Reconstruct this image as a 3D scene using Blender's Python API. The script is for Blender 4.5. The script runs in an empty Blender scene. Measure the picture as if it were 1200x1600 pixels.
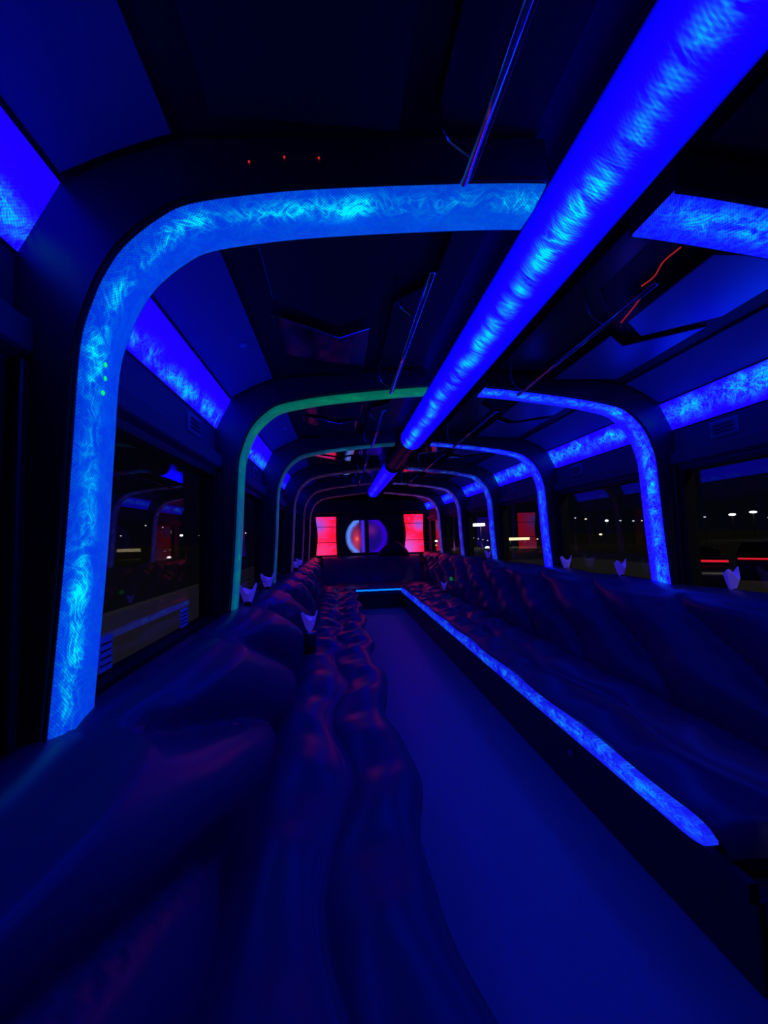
import bpy, math, random
from mathutils import Vector, Matrix
random.seed(7)
scn = bpy.context.scene
COL = scn.collection
PI = math.pi
H = 1.2            # height of the lens above the bus floor; every z below is given relative to the lens

# ---------------------------------------------------------------- camera, sky, outside fill lamp, exposure
def make_camera():
    yaw, pitch, roll = .1137, .0646, -.0281
    cy, sy, cp, sp, cr, sr = math.cos(yaw), math.sin(yaw), math.cos(pitch), math.sin(pitch), math.cos(roll), math.sin(roll)
    F = Vector((sy*cp, cy*cp, sp)); R = Vector((cy, -sy, 0)); U = R.cross(F)
    R2 = R*cr + U*sr; U2 = -R*sr + U*cr
    cd = bpy.data.cameras.new('camera'); cd.sensor_fit = 'AUTO'; cd.sensor_width = 36
    cd.lens = 36*619.8/1600; cd.clip_start = .02; cd.clip_end = 800
    co = bpy.data.objects.new('camera', cd); COL.objects.link(co)
    m = Matrix((R2, U2, -F)).transposed().to_4x4(); m.translation = Vector((-.6342, 0, H))
    co.matrix_world = m
    scn.camera = co
make_camera()
w = bpy.data.worlds.new('night'); scn.world = w; w.use_nodes = True
wn = w.node_tree; bg = wn.nodes['Background']
tc = wn.nodes.new('ShaderNodeTexCoord'); sep = wn.nodes.new('ShaderNodeSeparateXYZ'); rp = wn.nodes.new('ShaderNodeValToRGB')
wn.links.new(tc.outputs['Generated'], sep.inputs[0]); wn.links.new(sep.outputs['Z'], rp.inputs[0]); wn.links.new(rp.outputs[0], bg.inputs['Color'])
rp.color_ramp.elements[0].position = 0.0; rp.color_ramp.elements[0].color = (.0018, .0018, .0045, 1)
rp.color_ramp.elements[1].position = .3; rp.color_ramp.elements[1].color = (.0004, .0004, .0022, 1)
bg.inputs['Strength'].default_value = 1.0
sun = bpy.data.lights.new('outside_fill', 'SUN'); sun.energy = .24; sun.color = (1, .95, .72); sun.angle = .02  # unseen warm lamp added to lighten the barrier and ground outside
so = bpy.data.objects.new('outside_fill', sun); COL.objects.link(so); so.rotation_euler = Vector((-.32, .75, -.5)).to_track_quat('-Z', 'Y').to_euler()
scn.view_settings.view_transform = 'Standard'; scn.view_settings.look = 'None'
scn.view_settings.exposure = 0; scn.view_settings.gamma = 1
scn.view_settings.use_curve_mapping = False
scn.cycles.max_bounces = 8; scn.cycles.diffuse_bounces = 3; scn.cycles.glossy_bounces = 4; scn.cycles.transparent_max_bounces = 16
scn.cycles.sample_clamp_indirect = 3.0
scn.cycles.use_denoising = True

# ---------------------------------------------------------------- materials
def newmat(name):
    m = bpy.data.materials.new(name); m.use_nodes = True
    return m, m.node_tree, m.node_tree.nodes['Principled BSDF']
def N(nt, kind, **kw):
    n = nt.nodes.new(kind)
    for k, v in kw.items(): setattr(n, k, v)
    return n
def M(nt, op, a, b=None, c=None, clamp=False):
    n = nt.nodes.new('ShaderNodeMath'); n.operation = op; n.use_clamp = clamp
    for i, v in enumerate((a, b, c)):
        if v is None: continue
        if isinstance(v, (int, float)): n.inputs[i].default_value = v
        else: nt.links.new(v, n.inputs[i])
    return n.outputs[0]
def plain(name, col, rough=.5, metal=0, bump=0, bscale=60, spec=.5, var=.0):
    m, nt, p = newmat(name)
    p.inputs['Base Color'].default_value = (*col, 1); p.inputs['Roughness'].default_value = rough
    p.inputs['Metallic'].default_value = metal; p.inputs['Specular IOR Level'].default_value = spec
    t = N(nt, 'ShaderNodeTexCoord'); no = N(nt, 'ShaderNodeTexNoise'); nt.links.new(t.outputs['Object'], no.inputs['Vector'])
    no.inputs['Scale'].default_value = bscale; no.inputs['Detail'].default_value = 3
    if bump:
        b = N(nt, 'ShaderNodeBump'); b.inputs['Strength'].default_value = bump; b.inputs['Distance'].default_value = .01
        nt.links.new(no.outputs['Fac'], b.inputs['Height']); nt.links.new(b.outputs[0], p.inputs['Normal'])
    if var:
        r = N(nt, 'ShaderNodeMix', data_type='RGBA'); r.inputs['A'].default_value = (*[c*(1-var) for c in col], 1); r.inputs['B'].default_value = (*[min(1, c*(1+var)) for c in col], 1)
        nt.links.new(no.outputs['Fac'], r.inputs['Factor']); nt.links.new(r.outputs['Result'], p.inputs['Base Color'])
    return m
def emis(name, col, s):
    m, nt, p = newmat(name); p.inputs['Base Color'].default_value = (*[c*.3 for c in col], 1)
    p.inputs['Emission Color'].default_value = (*col, 1); p.inputs['Emission Strength'].default_value = s
    return m
def glow(name, base, base2, hi, s=1.0, hic=.5, hiw=.3, amt=1.0, u0=0, u1=1, dots=.25, seed=0., scale=1., edge=0., lo=0., patch=.45, K=1.0, fall=None):
    """back-lit perforated swirl film: lamp colour runs from base (u<u0) to base2 (u>u1); swirls light up around v=hic"""
    base = (base[0], base[1], base[2]*K); base2 = (base2[0], base2[1], base2[2]*K); hi = (hi[0], hi[1], hi[2]*K)   # K: blue lamps far brighter than the film's own blue
    m, nt, p = newmat(name)
    uv = N(nt, 'ShaderNodeUVMap'); sp_ = N(nt, 'ShaderNodeSeparateXYZ'); nt.links.new(uv.outputs[0], sp_.inputs[0])
    u, v = sp_.outputs['X'], sp_.outputs['Y']
    vs = N(nt, 'ShaderNodeMapping'); nt.links.new(uv.outputs[0], vs.inputs['Vector']); vs.inputs['Scale'].default_value = (scale, .15*scale, 1); vs.inputs['Location'].default_value = (seed, seed*.37, seed)
    def noise(sc, det=3, dist=0, src=vs.outputs[0], rough=.55):
        n = N(nt, 'ShaderNodeTexNoise'); nt.links.new(src, n.inputs['Vector']); n.inputs['Scale'].default_value = sc
        n.inputs['Detail'].default_value = det; n.inputs['Distortion'].default_value = dist; n.inputs['Roughness'].default_value = rough
        return n.outputs['Fac']
    big = noise(4.5, 2); swirl = noise(17, 2, 2.4); fine = noise(38, 3, 2.0); blob = noise(15, 3, .8)
    # wandering LED line mask
    c = M(nt, 'ADD', M(nt, 'MULTIPLY', M(nt, 'SUBTRACT', noise(9, 2), .5), 2.2*hiw), hic)
    g = M(nt, 'POWER', M(nt, 'DIVIDE', M(nt, 'SUBTRACT', v, c), hiw), 2.0)
    mask = M(nt, 'POWER', 2.718, M(nt, 'MULTIPLY', g, -1.0))
    mod = M(nt, 'MULTIPLY', M(nt, 'SUBTRACT', big, patch-.12), 3.5, clamp=True)
    mask = M(nt, 'MULTIPLY', mask, mod)
    def ridge(x, k): return M(nt, 'SUBTRACT', 1.0, M(nt, 'MULTIPLY', M(nt, 'ABSOLUTE', M(nt, 'SUBTRACT', x, .5)), k), clamp=True)
    r = M(nt, 'MULTIPLY', M(nt, 'POWER', ridge(swirl, 9), 2), .8)
    r = M(nt, 'ADD', r, M(nt, 'MULTIPLY', M(nt, 'POWER', ridge(fine, 12), 2), .35))
    sm = M(nt, 'MULTIPLY', M(nt, 'SUBTRACT', blob, .38), 2.6, clamp=True)
    body = M(nt, 'MULTIPLY', mask, M(nt, 'ADD', M(nt, 'MULTIPLY', M(nt, 'POWER', sm, 2.0), .55), M(nt, 'MULTIPLY', r, M(nt, 'ADD', M(nt, 'MULTIPLY', sm, 1.5), .1))))
    faint = M(nt, 'MULTIPLY', r, lo)
    f = M(nt, 'MULTIPLY', M(nt, 'ADD', body, faint), amt)
    # perforation dots, 6.5 mm pitch, staggered
    du = M(nt, 'SINE', M(nt, 'MULTIPLY', u, 2*PI/.0075)); dv = M(nt, 'SINE', M(nt, 'MULTIPLY', v, 2*PI*.15/.0075))
    dd = M(nt, 'ADD', M(nt, 'MULTIPLY', M(nt, 'MULTIPLY', du, dv), dots), 1.0)
    f = M(nt, 'MULTIPLY', f, dd, clamp=True)
    k = M(nt, 'DIVIDE', M(nt, 'SUBTRACT', u, u0), u1-u0, clamp=True)
    mx = N(nt, 'ShaderNodeMix', data_type='RGBA'); mx.inputs['A'].default_value = (*base, 1); mx.inputs['B'].default_value = (*base2, 1); nt.links.new(k, mx.inputs['Factor'])
    mh = N(nt, 'ShaderNodeMix', data_type='RGBA'); nt.links.new(mx.outputs['Result'], mh.inputs['A']); mh.inputs['B'].default_value = (*hi, 1); nt.links.new(f, mh.inputs['Factor'])
    e = M(nt, 'SUBTRACT', 1.0, M(nt, 'MULTIPLY', M(nt, 'POWER', M(nt, 'ABSOLUTE', M(nt, 'MULTIPLY', M(nt, 'SUBTRACT', v, .5), 2.0)), 3.0), edge))
    st = M(nt, 'MULTIPLY', M(nt, 'MULTIPLY', e, s), M(nt, 'ADD', .75, M(nt, 'MULTIPLY', M(nt, 'ADD', big, blob), .25)))
    st = M(nt, 'MULTIPLY', st, M(nt, 'ADD', 1.0, M(nt, 'MULTIPLY', M(nt, 'SUBTRACT', dd, 1.0), .8)))
    if fall:      # the lamp row inside the sleeve lights only the arc of film in front of it
        q = M(nt, 'DIVIDE', M(nt, 'SUBTRACT', M(nt, 'ABSOLUTE', M(nt, 'SUBTRACT', v, fall[0])), fall[1]), fall[2]-fall[1], clamp=True)
        q = M(nt, 'POWER', M(nt, 'SUBTRACT', 1.0, M(nt, 'MULTIPLY', q, .84)), 2.0)
        st = M(nt, 'MULTIPLY', st, q)
    p.inputs['Base Color'].default_value = (.012, .012, .04, 1); p.inputs['Roughness'].default_value = .5; p.inputs['Specular IOR Level'].default_value = .15
    nt.links.new(mh.outputs['Result'], p.inputs['Emission Color']); nt.links.new(st, p.inputs['Emission Strength'])
    return m
def glass_mat(name, tint):
    m, nt, p = newmat(name); nt.nodes.remove(p); out = nt.nodes['Material Output']
    t = N(nt, 'ShaderNodeBsdfTransparent'); t.inputs[0].default_value = (*tint, 1)
    g = N(nt, 'ShaderNodeBsdfGlossy'); g.inputs['Roughness'].default_value = .015
    lw = N(nt, 'ShaderNodeLayerWeight'); lw.inputs['Blend'].default_value = .5          # Schlick reflectance, equal from both faces of the pane
    fr = M(nt, 'ADD', .045, M(nt, 'MULTIPLY', M(nt, 'POWER', lw.outputs['Facing'], 5.0), .95))
    mix = N(nt, 'ShaderNodeMixShader'); nt.links.new(fr, mix.inputs[0]); nt.links.new(t.outputs[0], mix.inputs[1]); nt.links.new(g.outputs[0], mix.inputs[2])
    nt.links.new(mix.outputs[0], out.inputs['Surface'])
    return m

CY = (0, .75, 1.0)
vinyl = plain('navy_vinyl', (.065, .04, .16), .33, bump=.03, bscale=220)
vinyl_dark = plain('black_vinyl', (.02, .02, .04), .45, bump=.08, bscale=200)
casing_m = plain('charcoal_vinyl_casing', (.017, .015, .045), .36, bump=.05, bscale=180)
wall_m = plain('grey_plastic_panel', (.10, .09, .20), .55, bump=.03, bscale=90)
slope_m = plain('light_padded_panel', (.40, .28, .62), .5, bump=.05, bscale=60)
wall_dark = plain('dark_wall_panel', (.012, .012, .022), .6)
ceil_m = plain('dark_ceiling_vinyl', (.022, .02, .045), .42, bump=.06, bscale=120)
mirror_dark = plain('black_gloss_panel', (.045, .045, .06), .25)
mirror_m = plain('smoked_mirror', (.42, .42, .5), .07, metal=1)
satin_m = plain('satin_panel', (.30, .28, .5), .38, metal=.6)
floor_m = plain('grey_speckled_floor', (.37, .29, .50), .5, bump=.12, bscale=300, var=.25)
chrome = plain('chrome', (.55, .55, .6), .15, metal=1)
frame_m = plain('black_rubber', (.012, .012, .018), .5)
white_m = plain('white_paper', (.85, .85, .9), .8)
plate_m = plain('grey_plate', (.30, .28, .45), .5)
glass_m = glass_mat('tinted_glass', (.80, .80, .86))
asphalt = plain('pale_asphalt', (.24, .24, .16), .9, bump=.3, bscale=5)
grass_m = plain('dark_field', (.05, .05, .03), .95, bump=.4, bscale=3, var=.4)
conc = plain('concrete', (.42, .40, .30), .9, bump=.2, bscale=8, var=.2)
dark_metal = plain('dark_metal', (.03, .03, .03), .5, metal=.5)
car_m = plain('car_paint', (.015, .015, .02), .25)

# ---------------------------------------------------------------- mesh builder (z relative to the lens)
class MB:
    def __init__(s): s.v = []; s.f = []; s.uv = []; s.smooth = []
    def add(s, vs, fs, uvs=None, smooth=False):
        o = len(s.v); s.v += [tuple(v) for v in vs]; s.uv += (list(uvs) if uvs else [(0, 0)]*len(vs))
        s.f += [tuple(i+o for i in f) for f in fs]; s.smooth += [smooth]*len(fs)
    def grid(s, rows, uvs=None, close_u=False, close_v=False, smooth=True, caps=False):
        n = len(rows); k = len(rows[0]); vs = [p for r in rows for p in r]
        fs = []
        for i in range(n if close_u else n-1):
            for j in range(k if close_v else k-1):
                a = i*k+j; b = i*k+(j+1) % k; c = ((i+1) % n)*k+(j+1) % k; d = ((i+1) % n)*k+j
                fs.append((a, b, c, d))
        if caps: fs += [tuple(range(k-1, -1, -1)), tuple(range((n-1)*k, n*k))]
        s.add(vs, fs, [q for r in uvs for q in r] if uvs else None, smooth)
    def box(s, x0, x1, y0, y1, z0, z1):
        v = [(x, y, z) for x in (x0, x1) for y in (y0, y1) for z in (z0, z1)]
        s.add(v, [(0, 1, 3, 2), (4, 6, 7, 5), (0, 4, 5, 1), (2, 3, 7, 6), (0, 2, 6, 4), (1, 5, 7, 3)])
    def tube(s, pts, r, n=12, caps=True, uvlen=False, a0=0):
        pts = [Vector(p) for p in pts]; rows = []; uvs = []; L = 0; up = None
        for i, p in enumerate(pts):
            t = (pts[min(i+1, len(pts)-1)]-pts[max(i-1, 0)]).normalized()
            if up is None: up = Vector((0, 0, 1)) if abs(t.z) < .9 else Vector((1, 0, 0))
            a = t.cross(up).normalized(); b = a.cross(t).normalized(); up = b
            if i: L += (p-pts[i-1]).length
            rr = r[i] if isinstance(r, (list, tuple)) else r
            rows.append([p+a*(rr*math.cos(q))+b*(rr*math.sin(q)) for q in [a0+2*PI*j/n for j in range(n)]])
            uvs.append([(L, j/n) for j in range(n)])
        s.grid(rows, uvs, close_v=True, caps=caps)
    def sphere(s, c, r, n=12, sc=(1, 1, 1)):
        rows = []
        for i in range(n+1):
            t = -PI/2+PI*i/n
            rows.append([(c[0]+r*sc[0]*math.cos(t)*math.cos(2*PI*j/n/1), c[1]+r*sc[1]*math.cos(t)*math.sin(2*PI*j/n), c[2]+r*sc[2]*math.sin(t)) for j in range(n)])
        s.grid(rows, close_v=True)
    def slab(s, front, back, uvs=None):
        """solid between two equally sized point grids"""
        n, k = len(front), len(front[0]); s.grid(front, uvs)
        s.grid([list(reversed(r)) for r in back], [list(reversed(r)) for r in uvs] if uvs else None)
        rim = [(i, 0) for i in range(n)]+[(n-1, j) for j in range(1, k)]+[(i, k-1) for i in range(n-2, -1, -1)]+[(0, j) for j in range(k-2, 0, -1)]
        s.grid([[front[i][j] for i, j in rim], [back[i][j] for i, j in rim]], [[uvs[i][j] for i, j in rim]]*2 if uvs else None, close_v=True, smooth=False)
    def build(s, name, mat, parent=None, bevel=0, loc=None):
        me = bpy.data.meshes.new(name)
        if parent is not None: o0 = Vector(parent['_w'])
        else:
            if loc is None:
                xs = [v[0] for v in s.v]; ys = [v[1] for v in s.v]; zs = [v[2] for v in s.v]
                loc = ((min(xs)+max(xs))/2, (min(ys)+max(ys))/2, min(zs))
            o0 = Vector(loc)
        me.from_pydata([tuple(Vector(v)-o0) for v in s.v], [], s.f)
        l = me.uv_layers.new(name='UVMap')
        for lp in me.loops: l.data[lp.index].uv = s.uv[lp.vertex_index]
        me.polygons.foreach_set('use_smooth', s.smooth)
        import bmesh
        bm = bmesh.new(); bm.from_mesh(me); bmesh.ops.recalc_face_normals(bm, faces=bm.faces); bm.to_mesh(me); bm.free()
        me.materials.append(mat)
        o = bpy.data.objects.new(name, me); COL.objects.link(o)
        if parent is not None:
            o.parent = parent; o['_w'] = parent['_w']
        else:
            o.location = (o0.x, o0.y, o0.z+H); o['_w'] = tuple(o0)
        if bevel:
            b = o.modifiers.new('bevel', 'BEVEL'); b.width = bevel; b.segments = 2; b.limit_method = 'ANGLE'
        return o
def tag(o, label=None, cat=None, group=None, kind=None):
    if label: o['label'] = label
    if cat: o['category'] = cat
    if group: o['group'] = group
    if kind: o['kind'] = kind
    return o
def thing(name, label, cat, loc, group=None, rz=0):
    o = bpy.data.objects.new(name, None); COL.objects.link(o); o.empty_display_size = .05
    o.location = (loc[0], loc[1], loc[2]+H); o['_w'] = tuple(loc); o.rotation_euler = (0, 0, rz)
    return tag(o, label, cat, group)
def dup(root, loc, label=None, group=None, rz=None):
    r = root.copy(); COL.objects.link(r); r.location = (loc[0], loc[1], loc[2]+H)
    if rz is not None: r.rotation_euler = (0, 0, rz)
    if label: r['label'] = label
    if group: r['group'] = group
    for ch in list(root.children):
        c = ch.copy(); COL.objects.link(c); c.parent = r
        for g in ch.children:
            d = g.copy(); COL.objects.link(d); d.parent = c
    return r
def struct(mb, name, mat, **k): return tag(mb.build(name, mat, **k), kind='structure')
def smooth_line(p, k=6):
    out = []
    for i in range(len(p)-1):
        a, b, c, d = [Vector(p[max(0, min(len(p)-1, q))]) for q in (i-1, i, i+1, i+2)]
        for j in range(k):
            t = j/k; out.append(.5*((2*b)+(c-a)*t+(2*a-5*b+4*c-d)*t*t+(3*b-a-3*c+d)*t**3))
    out.append(Vector(p[-1])); return out

# ---------------------------------------------------------------- setting: shell of the bus
S = 1.2; Y0 = .79; RW = .135                   # arch spacing, first arch, arch width
ribs = [Y0+S*i for i in range(6)]
YB, YF = 8.2, -1.1                              # rear wall, front end behind the camera
WX = 1.225                                      # inside of the side walls
WZ0, WZ1 = -.36, .335                           # window opening
m = MB(); m.box(-WX-.05, WX+.05, YF, YB+.1, -1.26, -1.2); struct(m, 'floor', floor_m)
# ceiling: cove slopes and crown, 4 cm thick
cp = [(-1.235, .690), (-1.16, .715), (-1.06, .765), (-.95, .812), (-.8, .83), (-.5, .865), (-.2, .89), (0, .895), (.2, .89), (.5, .865), (.8, .83), (.95, .812), (1.06, .765), (1.16, .715), (1.235, .690)]
ys = [YF, 2, 5, YB+.1]
m = MB(); m.slab([[(x, y, z) for x, z in cp] for y in ys], [[(x, y, z+.05) for x, z in cp] for y in ys]); struct(m, 'ceiling', ceil_m)
for sx, nm in ((-1, 'wall_left'), (1, 'wall_right')):
    m = MB(); a, b = sorted((sx*WX, sx*(WX+.06)))
    m.box(a, b, YF, YB+.1, -1.2, WZ0)                        # below the windows
    m.box(a, b, YF, YB+.1, WZ1, .74)                         # above
    wins = []
    for i in range(-1, 7):
        w0 = Y0+S*(i-1)+.17; w1 = Y0+S*i-.04
        if i == 6: w1 = 7.9
        w0 = max(w0, YF+.1); wins.append((w0, w1))
    prev = YF
    for w0, w1 in wins:
        m.box(a, b, prev, w0, WZ0, WZ1); prev = w1
    m.box(a, b, prev, YB+.1, WZ0, WZ1)
    struct(m, nm, wall_m, loc=(sx*WX, 3, -1.2))
    for n, (w0, w1) in enumerate(wins):
        g = MB(); c = sx*(WX+.025); g.box(c-.003, c+.003, w0-.0, w1+.0, WZ0, WZ1)
        fr = MB(); p, q = sorted((sx*(WX-.012), sx*(WX+.055)))
        t = .022
        fr.box(p, q, w0, w1, WZ0, WZ0+t); fr.box(p, q, w0, w1, WZ1-t, WZ1); fr.box(p, q, w0, w0+t, WZ0+t, WZ1-t); fr.box(p, q, w1-t, w1, WZ0+t, WZ1-t)
        num = n+1+(8 if sx > 0 else 0)
        W = struct(fr, 'window_%d' % num, frame_m, loc=(c, (w0+w1)/2, WZ0))
        gg = g.build('window_pane', glass_m, W)
    # valance ledges that run along above the windows
    m = MB(); p, q = sorted((sx*WX, sx*(WX-.03)))
    m.add([(sx*WX, y, z) for y in (YF, YB) for z in (.41, .345)]+[(sx*(WX-.035), y, z) for y in (YF, YB) for z in (.42, .36)],
          [(0, 2, 3, 1), (4, 5, 7, 6), (0, 4, 6, 2), (1, 3, 7, 5), (0, 1, 5, 4), (2, 6, 7, 3)])
    m.box(p if sx > 0 else q-.012, p+.012 if sx > 0 else q, YF, YB, .355, .372)
    struct(m, 'trim_1' if sx < 0 else 'trim_2', wall_m, bevel=.004)
    # pillar trim behind every arch
    for i, y in enumerate(ribs):
        m = MB(); p, q = sorted((sx*(WX-.03), sx*(WX)))
        m.box(p, q, y-.03, y+.155, WZ0, .345); struct(m, 'trim_%d' % (3+i+(6 if sx > 0 else 0)), casing_m, bevel=.006)
m = MB(); m.box(-WX-.06, WX+.06, YB, YB+.08, -1.2, .95); struct(m, 'wall_back', wall_dark)
m = MB(); m.box(-WX-.06, WX+.06, YF-.08, YF, -1.2, .95); struct(m, 'wall_front', wall_dark)
# header above the rear windows
m = MB(); m.box(-1.12, 1.12, YB-.12, YB, .52, .80); struct(m, 'trim_15', wall_dark, bevel=.02)

# ---------------------------------------------------------------- half arches with lit film
prof = smooth_line([(1.152, -.36), (1.141, -.2), (1.128, .0), (1.119, .2), (1.110, .38), (1.089, .469), (1.066, .528), (1.033, .582), (.974, .639), (.914, .674), (.789, .703), (.659, .724), (.45, .749), (.25, .769), (.157, .775)], 5)
def normals(P):
    out = []
    for i in range(len(P)):
        t = (P[min(i+1, len(P)-1)]-P[max(0, i-1)]).normalized(); out.append(Vector((t.y, -t.x)))   # points outwards of the room
    return [(-n if n.dot(Vector((1, 1))) < 0 else n) for n in out]
prof = [Vector((p[0], p[1])) for p in prof]; pn = normals(prof)
shell = [Vector(q) for q in ((1.193, -.5), (1.193, .36), (1.222, .37), (1.222, .555), (1.152, .695), (1.125, .712), (1.058, .752), (.98, .786), (.93, .806), (.82, .818), (.5, .85), (.2, .875), (0, .88))]
outer = []                                       # the casing fills the room between the film and the wall or ceiling
for p, n in zip(prof, pn):
    best = .07
    for a_, b_ in zip(shell, shell[1:]):
        d_ = b_-a_; den = n.x*d_.y-n.y*d_.x
        if abs(den) < 1e-9: continue
        t_ = ((a_.x-p.x)*d_.y-(a_.y-p.y)*d_.x)/den; u_ = ((a_.x-p.x)*n.y-(a_.y-p.y)*n.x)/den
        if t_ > 0 and 0 <= u_ <= 1: best = t_; break
    outer.append(p+n*best)
plen = [0]
for i in range(1, len(prof)): plen.append(plen[-1]+(prof[i]-prof[i-1]).length)
ordw = ['nearest', 'second', 'third', 'fourth', 'fifth', 'sixth and farthest']
def arch(i, sx, mat, look):
    y0 = ribs[i]; y1 = y0+RW
    t = thing('half_arch', '%s, %s wall, %s from the camera' % (look, 'left' if sx < 0 else 'right', ordw[i]), 'light', (sx*1.15, y0+RW/2, -.36), 'lit half arches over the %s windows' % ('left' if sx < 0 else 'right'))
    V = [0, .04, .15, .5, .85, .96, 1]; bul = [.006, .0015, 0, -.004, 0, .0015, .006]
    fr = [[(sx*(p.x+n.x*b), y0+RW*v, p.y+n.y*b) for v, b in zip(V, bul)] for p, n in zip(prof, pn)]
    bk = [[(sx*(p.x+n.x*.012), y0+RW*v, p.y+n.y*.012) for v in V] for p, n in zip(prof, pn)]
    m = MB(); m.slab(fr, bk, [[(L, v) for v in V] for L in plen]); lp = m.build('lit_panel', mat, t)
    e = .010
    fr = [[(sx*(p.x+n.x*.013), y0-e+(RW+2*e)*v, p.y+n.y*.013) for v in (0, 1)] for p, n in zip(prof, pn)]
    bk = [[(sx*q.x, y0-e+(RW+2*e)*v, q.y) for v in (0, 1)] for q in outer]
    m = MB(); m.slab(fr, bk); cs = m.build('casing', casing_m, t)
    if i < 3:
        for off in (-.002, RW-.001):           # piping along both edges
            m = MB(); m.tube([(sx*(p.x+n.x*.008), y0+off, p.y+n.y*.008) for p, n in zip(prof, pn)], .004, 6); m.build('piping', vinyl_dark, cs)
    return t, lp
g = lambda *a, **k: glow(*a, **k)
archmats = {
 (0, -1): g('film_left_1', (0, .036, .72), (0, .06, .66), (0, .75, 1), 1.05, .30, .15, 1.4, 1.0, 1.9, .30, 1.3, .8, .10, lo=.035, patch=.47),
 (1, -1): g('film_left_2', (0, .065, .20), (.0, .125, .085), (.0, .5, .12), .95, .4, .3, .5, .5, 1.25, .2, 5.1, 1., .1),
 (2, -1): g('film_left_3', (.002, .025, .16), (0, .035, .09), (.02, .3, .6), .8, .4, .3, .5, .5, 1.2, .2, 8.1, 1., .1),
 (3, -1): g('film_left_4', (.015, .008, .10), (.012, .005, .03), (.1, .1, .6), .7, .4, .3, .5, .5, 1.2, .2, 9.1, 1., .1),
 (4, -1): g('film_left_5', (.03, .006, .08), (.02, .003, .03), (.2, .1, .6), .6, .4, .3, .5, .5, 1.2, .2, 11.1, 1., .1),
 (5, -1): g('film_left_6', (.08, .01, .10), (.025, .005, .03), (.4, .1, .4), .6, .4, .3, .5, .5, 1.2, .2, 12.1, 1., .1),
 (0, 1): g('film_right_1', (.006, .0, .9), (.005, .006, .55), (0, .6, 1), 1.1, .35, .25, 1.0, 1.0, 1.9, .25, 21.7, .9, .3, lo=.04, patch=.45, K=2),
 (1, 1): g('film_right_2', (.010, .0, 1.25), (.006, .004, .42), (0, .55, 1), 1.2, .34, .2, 1.2, .95, 1.5, .25, 23.4, 1.0, .1, lo=.02, patch=.44, K=2),
 (2, 1): g('film_right_3', (.008, .004, 1.0), (.006, .004, .28), (0, .42, 1), 1.1, .4, .25, .7, .9, 1.5, .2, 25.1, 1.2, .1, patch=.44, K=2),
 (3, 1): g('film_right_4', (.008, .004, .8), (.006, .004, .16), (0, .3, 1), 1.0, .4, .35, .8, .8, 1.4, .2, 26.1, 1.5, .1),
 (4, 1): g('film_right_5', (.012, .004, .5), (.02, .004, .10), (.1, .2, 1), 1.0, .4, .35, .6, .8, 1.4, .2, 27.1, 1.5, .1),
 (5, 1): g('film_right_6', (.02, .006, .3), (.05, .004, .06), (.2, .2, 1), 1.0, .4, .35, .6, .8, 1.4, .2, 28.1, 1.5, .1),
}
looks = {(0, -1): 'wide bright blue half arch with cyan swirls', (1, -1): 'green and teal glowing half arch', (2, -1): 'thin dull teal half arch', (3, -1): 'dim blue half arch', (4, -1): 'faint violet half arch', (5, -1): 'faint reddish half arch',
         (0, 1): 'thick blue half arch top with cyan patches', (1, 1): 'bright blue half arch curving down to the seat back', (2, 1): 'blue half arch', (3, 1): 'narrow blue half arch', (4, 1): 'slim blue half arch', (5, 1): 'slim dim blue half arch'}
gd = emis('green_diode', (.0, .8, .12), 1.2)
for i in range(6):
    for sx in (-1, 1):
        t, lp = arch(i, sx, archmats[(i, sx)], looks[(i, sx)])
        if (i, sx) == (0, -1):
            for (dy, z) in ((.045, .372), (.050, .345), (.044, .312)):
                d = MB(); x = -1.112 if z > .35 else -1.115
                d.sphere((x+.006, Y0+dy+.02, z), .0045, 8, (.6, 1, 1.2)); d.build('green_diode', gd, lp)
rd = emis('red_glint', (1, .03, .03), .5)  # emissive beads added in place of small red reflections
for k, (x, y) in enumerate(((-.80, .78), (-.73, .78), (-.66, .78))):
    z = .83+.02*0
    m = MB(); zz = .703+.075 if k == 0 else .715+.075
    m.sphere((x, Y0-.012, zz+.004*k-.012), .0025, 8)
    tag(m.build('red_glint', rd), 'tiny red imitated reflection on the casing above the nearest left arch, %s of three' % ['leftmost', 'middle', 'rightmost'][k], 'light', 'red imitated reflections above the nearest arch')

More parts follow.
